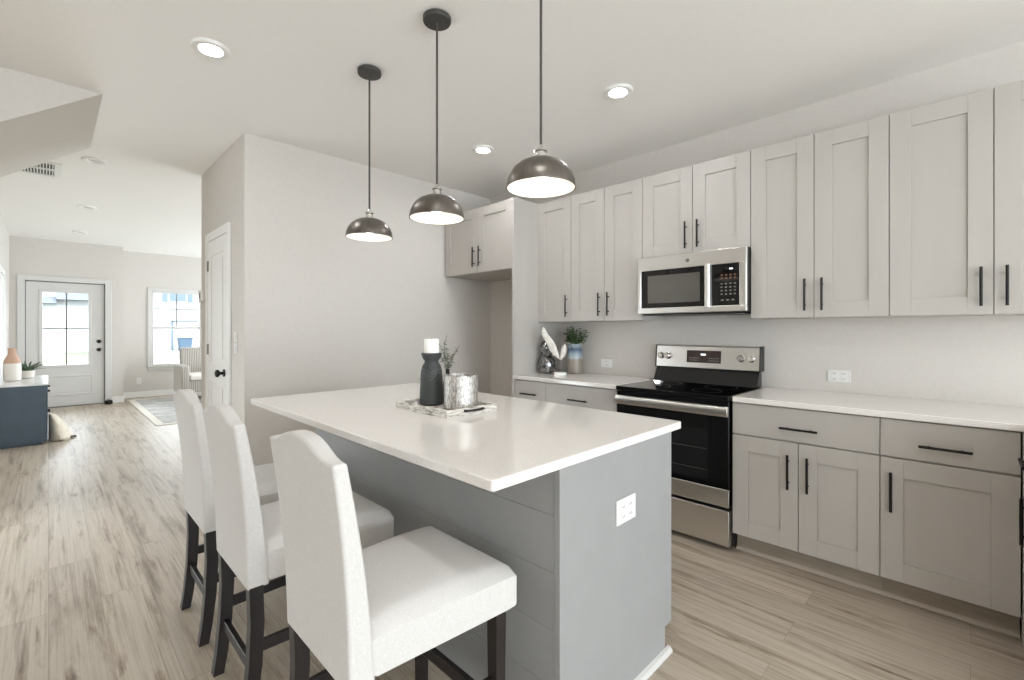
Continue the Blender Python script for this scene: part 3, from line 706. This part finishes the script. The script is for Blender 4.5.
MB().tube([(0, 0, .070), (.001, 0, .079)], .001, 6).build('wick', 'black_metal', t)
t = thing('hurricane_vase', 'silver mercury glass jar with scalloped rim on the tray', 'vase', (1.410, 1.750, ZI))
seg = 48; outer = [(.072, 0), (.082, .005), (.0825, .03), (.0825, .12), (.082, .15)]; rings = []
for r, z in outer: rings.append([(r * math.cos(2 * PI * i / seg), r * math.sin(2 * PI * i / seg), z) for i in range(seg)])
def scal(i): return .004 * math.cos(9 * 2 * PI * i / seg)
rings.append([(.0835 * math.cos(2 * PI * i / seg), .0835 * math.sin(2 * PI * i / seg), .160 + scal(i)) for i in range(seg)])
rings.append([(.0795 * math.cos(2 * PI * i / seg), .0795 * math.sin(2 * PI * i / seg), .160 + scal(i)) for i in range(seg)])
for r, z in [(.0785, .148), (.0785, .02), (.07, .008)]: rings.append([(r * math.cos(2 * PI * i / seg), r * math.sin(2 * PI * i / seg), z) for i in range(seg)])
MB().loft(rings).build('glass', 'mercury', t, smooth=True)
MB().lathe([(.0820, .005), (.0835, .007), (.0835, .011), (.0822, .013)], 48, (0, 0, 0), caps=False).build('foot_band', 'mercury', t, smooth=True)
# sprig in a slim dark bottle behind
t = thing('bud_vase', 'slim dark bottle with a grey-green sprig behind the charcoal holder', 'vase', (1.462, 1.925, ZI))
MB().lathe([(.022, 0), (.024, .004), (.024, .10), (.018, .13), (.010, .15), (.010, .172), (.012, .174)], 24).build('bottle', 'black_metal', t, smooth=True)
sp_ = MB(); lf = MB(); random.seed(3)
for ax, ay, hh in [(-.01, .0, .19), (.035, -.055, .15), (-.035, .035, .16), (.02, -.02, .10), (-.045, .06, .12), (.0, .015, .13)]:
    def sp_pt(q, bend=random.uniform(-.018, .018)): return Vector((ax * q ** 1.3 + bend * math.sin(PI * q), ay * q ** 1.3 - bend * math.sin(PI * q), .15 + hh * q))
    sp_.tube([sp_pt(q / 6) for q in range(7)], .0009, 6)
    for q in sorted(random.uniform(.12, 1) for _ in range(26)):
        a = random.uniform(0, 2 * PI); lf.leaf(sp_pt(q), (math.cos(a), math.sin(a), random.uniform(-.2, .9)), random.uniform(.014, .028), random.uniform(.010, .016))
sp_.build('stem', 'stem', t, smooth=True); lf.build('leaves', 'leaf_grey', t)
t = MB().lathe([(.004, 0), (.010, .003), (.012, .009), (.009, .015), (.003, .018)], 16).build('bead', 'pillar', None, smooth=True)
t.location = (1.30, 1.972, ZI); tag(t, 'small white bead lying in the tray beside the charcoal holder', 'ornament')

# ------------------------------------------------------------------ ornaments on the left counter
t = thing('gourd_vase', 'smoky silver gourd-shaped vase by the tall panel', 'vase', (3.13, 2.678, ZT))
MB().lathe([(.045, 0), (.062, .006), (.078, .035), (.0825, .075), (.078, .115), (.06, .148), (.046, .162), (.05, .174), (.062, .2), (.0645, .228), (.058, .254), (.042, .276), (.026, .288), (.019, .30), (.018, .33), (.023, .342), (.018, .343), (.012, .31)], 40).build('body', 'mercury_dark', t, smooth=True)
t = thing('feather_sculpture', 'pale two-feather sculpture on a white block in front of the gourd vase', 'ornament', (3.10, 2.50, ZT), math.radians(-45))
MB().box(-.05, .05, -.025, .025, 0, .022).build('base', 'pillar', t, .002)
MB().tube([(0, 0, .022), (0, 0, .13)], .0035, 8).build('stem', 'hinge', t, smooth=True)
def feather(pts, ws, th=.012):
    rings = []
    for (x, y, z), wd in zip(pts, ws):
        rings.append([(x + wd * math.cos(2 * PI * k / 10), y + th * min(1, wd / .012) * math.sin(2 * PI * k / 10), z) for k in range(10)])
    return MB().loft(rings)
feather([(-.006, 0, .135), (-.03, 0, .165), (-.055, 0, .21), (-.075, 0, .26), (-.105, 0, .31), (-.13, 0, .345), (-.14, 0, .385), (-.142, 0, .41)], [.004, .022, .034, .036, .034, .028, .018, .003]).build('feather', 'feather', t, smooth=True)
feather([(.006, 0, .13), (.02, 0, .16), (.03, 0, .2), (.036, 0, .24), (.04, 0, .265)], [.004, .02, .025, .018, .003]).build('feather', 'feather', t, smooth=True)
t = thing('glazed_pitcher', 'blue and taupe glazed stoneware jar holding green leaves', 'vase', (3.315, 2.505, ZT))
MB().lathe([(.060, 0), (.067, .005), (.069, .03), (.069, .17), (.067, .20), (.060, .218), (.057, .225), (.057, .248), (.064, .257), (.064, .262), (.053, .262), (.051, .235), (.03, .22)], 40).build('body', 'pitcher', t, smooth=True)
for s in (-1, 1):
    MB().tube([(s * .056, 0, .243), (s * .076, 0, .24), (s * .083, 0, .222), (s * .077, 0, .195), (s * .066, 0, .182)], .0065, 8).build('ear_handle', 'pitcher', t, smooth=True)
t = thing('leafy_greens', 'bunch of green leaves standing in the blue glazed jar', 'plant', (3.315, 2.505, ZT + .221))
st_, lf = MB(), MB(); random.seed(11)
for i in range(40):
    a = random.uniform(0, 2 * PI); sp = random.uniform(.015, .105); hh = random.uniform(.06, .17) - sp * .3
    e_ = Vector((sp * math.cos(a), sp * math.sin(a), .03 + hh)); st_.tube([(0, 0, .002), (e_.x * .3, e_.y * .3, .04), tuple(e_)], .0016, 6)
    for k in range(7):
        b = Vector((e_.x * (.45 + .55 * k / 6), e_.y * (.45 + .55 * k / 6), .04 + (e_.z - .04) * (k / 6)))
        if b.z < .05: continue
        g = a + random.uniform(-1.6, 1.6); lf.leaf(b, (math.cos(g), math.sin(g), random.uniform(.0, .8)), random.uniform(.032, .05), random.uniform(.024, .036), .35)
st_.build('stem', 'leaf_dark', t, smooth=True); lf.build('leaves', 'leaf', t)

# ------------------------------------------------------------------ entry: navy cabinet and what is on it
t = thing('console_cabinet', 'navy blue console cabinet with pale top against the left wall', 'cabinet', (-.42, 7.46, 0))
MB().box(0, .40, 0, 1.36, .03, .672).build('body', 'navy', t, .003)
MB().box(-.005, .42, -.012, 1.37, .6725, .692).build('top', 'pale_top', t, .003)
MB().box(.02, .37, .03, 1.33, .0005, .03).build('plinth', 'navy', t)
for i in range(2):
    y = .02 + i * .665
    dd = MB().box(.4005, .415, y, y + .655, .06, .48).build('door', 'navy', t, .002)
    MB().tube([(.415, y + (.6 if i == 0 else .05), .3), (.435, y + (.6 if i == 0 else .05), .3)], .012, 12).build('knob', 'black_metal', dd)
    dd = MB().box(.4005, .415, y, y + .655, .49, .66).build('drawer', 'navy', t, .002)
    MB().tube([(.415, y + .33, .575), (.435, y + .33, .575)], .012, 12).build('knob', 'black_metal', dd)
t = thing('bottle_vase', 'two-tone terracotta and white bottle vase on the navy cabinet', 'vase', (-.305, 8.13, .6925))
MB().lathe([(.062, 0), (.072, .006), (.076, .04), (.077, .16), (.074, .21)], 32).build('lower_body', 'bottle_white', t, smooth=True)
MB().lathe([(.074, .21), (.068, .245), (.052, .285), (.039, .31), (.036, .345), (.038, .385), (.041, .39), (.035, .391), (.029, .35)], 32).build('upper_body', 'terracotta', t, smooth=True)
t = thing('potted_plant', 'spiky green plant in a small white pot on the navy cabinet', 'plant', (-.19, 8.45, .6925))
MB().lathe([(.05, 0), (.062, .006), (.07, .07), (.07, .095), (.063, .096), (.06, .08), (.002, .079)], 28).build('pot', 'bottle_white', t, smooth=True)
lf = MB(); random.seed(5)
for i in range(46):
    a = random.uniform(0, 2 * PI); e = random.uniform(.5, 2.0); b = (.03 * math.cos(a), .03 * math.sin(a), .08)
    lf.leaf(b, (math.cos(a), math.sin(a), e), random.uniform(.17, .27), .022, .35)
lf.build('leaves', 'leaf_dark', t)
# sack slumped on the floor beside the cabinet
random.seed(2); rings = []
for z, rx, ry, ox in [(.0005, .10, .24, .0), (.03, .108, .27, 0), (.08, .098, .265, -.008), (.14, .082, .24, -.022), (.20, .062, .20, -.040), (.25, .044, .15, -.055), (.285, .03, .10, -.068), (.305, .014, .05, -.08)]:
    rings.append([(max(-.098, ox + rx * math.cos(2 * PI * i / 36) * (1 + .05 * math.sin(5 * 2 * PI * i / 36 + z * 20))), ry * math.sin(2 * PI * i / 36) * (1 + .05 * math.sin(4 * 2 * PI * i / 36 + z * 30)), z) for i in range(36)])
t = thing('cloth_sack', 'cream cloth sack slumped on the floor against the navy cabinet', 'sack', (.100, 7.80, 0))
MB().loft(rings).build('bag', 'sack', t, smooth=True)
MB().loft([[(.085 + .055 * q, -.10 + .03 * math.cos(2 * PI * i / 10) * (1 - q * .5), .018 + .014 * math.sin(2 * PI * i / 10)) for i in range(10)] for q in (0, .5, 1)]).build('knotted_corner', 'hinge', t, smooth=True)
t = thing('door_stop', 'black round door stop on the floor right of the front door', 'door stop', (.745, 10.74, 0))
MB().lathe([(.05, 0), (.056, .008), (.056, .05), (.045, .066), (.02, .07)], 24).build('weight', 'black_metal', t, smooth=True)
MB().tube([(-.02, 0, .068), (-.015, 0, .088), (.015, 0, .088), (.02, 0, .068)], .005, 8).build('ring', 'black_metal', t, smooth=True)

# ------------------------------------------------------------------ living room
t = thing('area_rug', 'grey distressed area rug with cream border near the window', 'rug', (0, 0, 0))
MB().box(1.03, 3.2, 7.8, 11.0, .0005, .010).build('border', 'rug_border', t, .002)
MB().box(1.13, 3.1, 7.9, 10.9, .010, .0125).build('field', 'rug', t)
t = thing('armchair', 'ribbed taupe armchair with white cushion below the window', 'armchair', (2.17, 10.5, .0126), math.radians(0))
def rbox(mb, x0, x1, y0, y1, z0, z1): return mb.box(x0, x1, y0, y1, z0, z1)
MB().box(-.40, .40, -.36, .36, .14, .36).build('base', 'stripe', t, .02, seg=3)
mb = MB().prism([(.26, .36), (.40, .36), (.47, .93), (.40, .95), (.33, .93)], 'x', -.37, .37); mb.build('backrest', 'stripe', t, .03, seg=4)
for s in (-1, 1):
    MB().prism(rrect(-.37, .36, .12, .64, .06), 'x', s * .41 - .065, s * .41 + .065).build('arm', 'stripe', t, .025, seg=3)
MB().box(-.34, .34, -.38, .27, .362, .47).build('cushion', 'bottle_white', t, .035, seg=4)
for a, b in [(-.38, -.3), (.38, -.3), (-.38, .3), (.38, .3)]:
    MB().lathe([(.016, 0), (.024, .14)], 14, (a, b, 0)).build('leg', 'dark_wood', t, smooth=True)
t = thing('side_table', 'small white side table with thin legs before the armchair', 'table', (2.18, 9.72, .0126))
MB().prism(rrect(-.2, .2, -.18, .18, .03), 'z', .40, .425).build('tabletop', 'trim', t, .004)
for a, b in [(-.17, -.15), (.17, -.15), (-.17, .15), (.17, .15)]:
    MB().box(a - .012, a + .012, b - .012, b + .012, 0, .40).build('leg', 'trim', t)

# ------------------------------------------------------------------ outside the windows
struct('ground_lawn', MB().box(-60, 60, 11.6, 70, -.5, -.35), 'grass')
struct('ground_road', MB().box(-60, 60, 22, 31, -.36, -.34), 'asphalt')
struct('ground_driveway', MB().box(5.5, 16, 38, 47, -.36, -.34), 'paving')
def siding_house(label, x0, x1, y, z1, wins, band):
    t = thing('house', label, 'house', (0, 0, -.345), 0)
    mb = MB().box(x0, x1, y, y + 8, 0, z1)
    for i in range(int(z1 / .22)): mb.prism([(y, i * .22), (y - .025, i * .22), (y, i * .22 + .22)], 'x', x0, x1)
    mb.build('wall', 'siding', t)
    MB().prism([(y - .5, z1), (y + 8.5, z1), (y + 4, z1 + 2.4)], 'x', x0 - .3, x1 + .3).build('roof', 'roof', t)
    for a, b, c, e in band: MB().prism([(y - 1.0, c), (y - .03, e), (y - .03, c)], 'x', a, b).build('porch_roof', 'roof', t)
    for a, b, c, e in wins:
        f = MB().box(a, b, y - .08, y + .01, c, e).build('window', 'siding', t); MB().box(a + .07, b - .07, y - .1, y - .07, c + .07, e - .07).build('pane', 'shutter', f)
        MB().box(a - .42, a - .08, y - .07, y - .03, c, e).build('shutter', 'shutter', t); MB().box(b + .08, b + .42, y - .07, y - .03, c, e).build('shutter', 'shutter', t)
    return t
h = siding_house('white sided house with blue-grey shutters seen through the living room window', 5.6, 18, 47, 5.9, [(7.0, 8.25, 4.0, 4.85), (10.6, 11.9, 4.0, 4.85)], [])
MB().box(7.2, 7.32, 46.9, 46.97, 0, 2.45).box(7.2, 12.3, 46.9, 46.97, 2.33, 2.45).box(12.18, 12.3, 46.9, 46.97, 0, 2.33).build('garage_door_trim', 'shutter', h)
for i in range(4): MB().box(7.33, 12.17, 46.93, 46.97, .03 + i * .575, .03 + i * .575 + .56).build('garage_door_panel', 'siding', h)
siding_house('white sided house with grey porch roof seen through the front door glass', -9, 4.8, 47, 6.2, [], [(-6, .4, 3.55, 4.05), (.4, 4.6, 3.85, 4.35)])
t = thing('wheelie_bin', 'blue-grey wheelie bin on the drive outside the window', 'bin', (7.85, 45.4, -.339))
MB().loft([[(x * .36, y * .32, 0) for x, y in [(-1, -1), (1, -1), (1, 1), (-1, 1)]], [(x * .46, y * .42, .95) for x, y in [(-1, -1), (1, -1), (1, 1), (-1, 1)]]]).build('body', 'bin_blue', t, .03)
MB().box(-.49, .49, -.46, .45, .952, 1.03).build('lid', 'bin_blue', t, .03)
for s in (-1, 1): MB().tube([(s * .30, .36, .1), (s * .38, .36, .1)], .1, 20).build('wheel', 'black_plastic', t, smooth=True)

# ------------------------------------------------------------------ portals at the openings (guide sky light, give none)
def portal(name, loc, rot, sx, sy):
    l = bpy.data.lights.new(name, 'AREA'); l.shape = 'RECTANGLE'; l.size = sx; l.size_y = sy; l.cycles.is_portal = True
    o = bpy.data.objects.new(name, l); COL.objects.link(o); o.location = loc; o.rotation_euler = rot
portal('daylight_back', (1.0, -5.61, 1.2), (PI / 2, 0, 0), 4.4, 2.3)
portal('daylight_front_door', (.22, 11.06, 1.32), (PI / 2, 0, PI), .6, 1.25)
portal('daylight_window', (1.84, 11.56, 1.33), (PI / 2, 0, PI), .85, 1.5)
portal('daylight_window_side', (3.6, 11.56, 1.38), (PI / 2, 0, PI), 1.6, 2.1)
portal('daylight_right', (4.72, 6.7, 1.35), (PI / 2, 0, PI / 2), 1.6, 2.15)
portal('daylight_right_far', (4.72, 9.85, 1.35), (PI / 2, 0, PI / 2), 1.7, 2.15)
portal('daylight_left', (-2.52, -3.6, 1.5), (PI / 2, 0, -PI / 2), 2.0, 1.8)
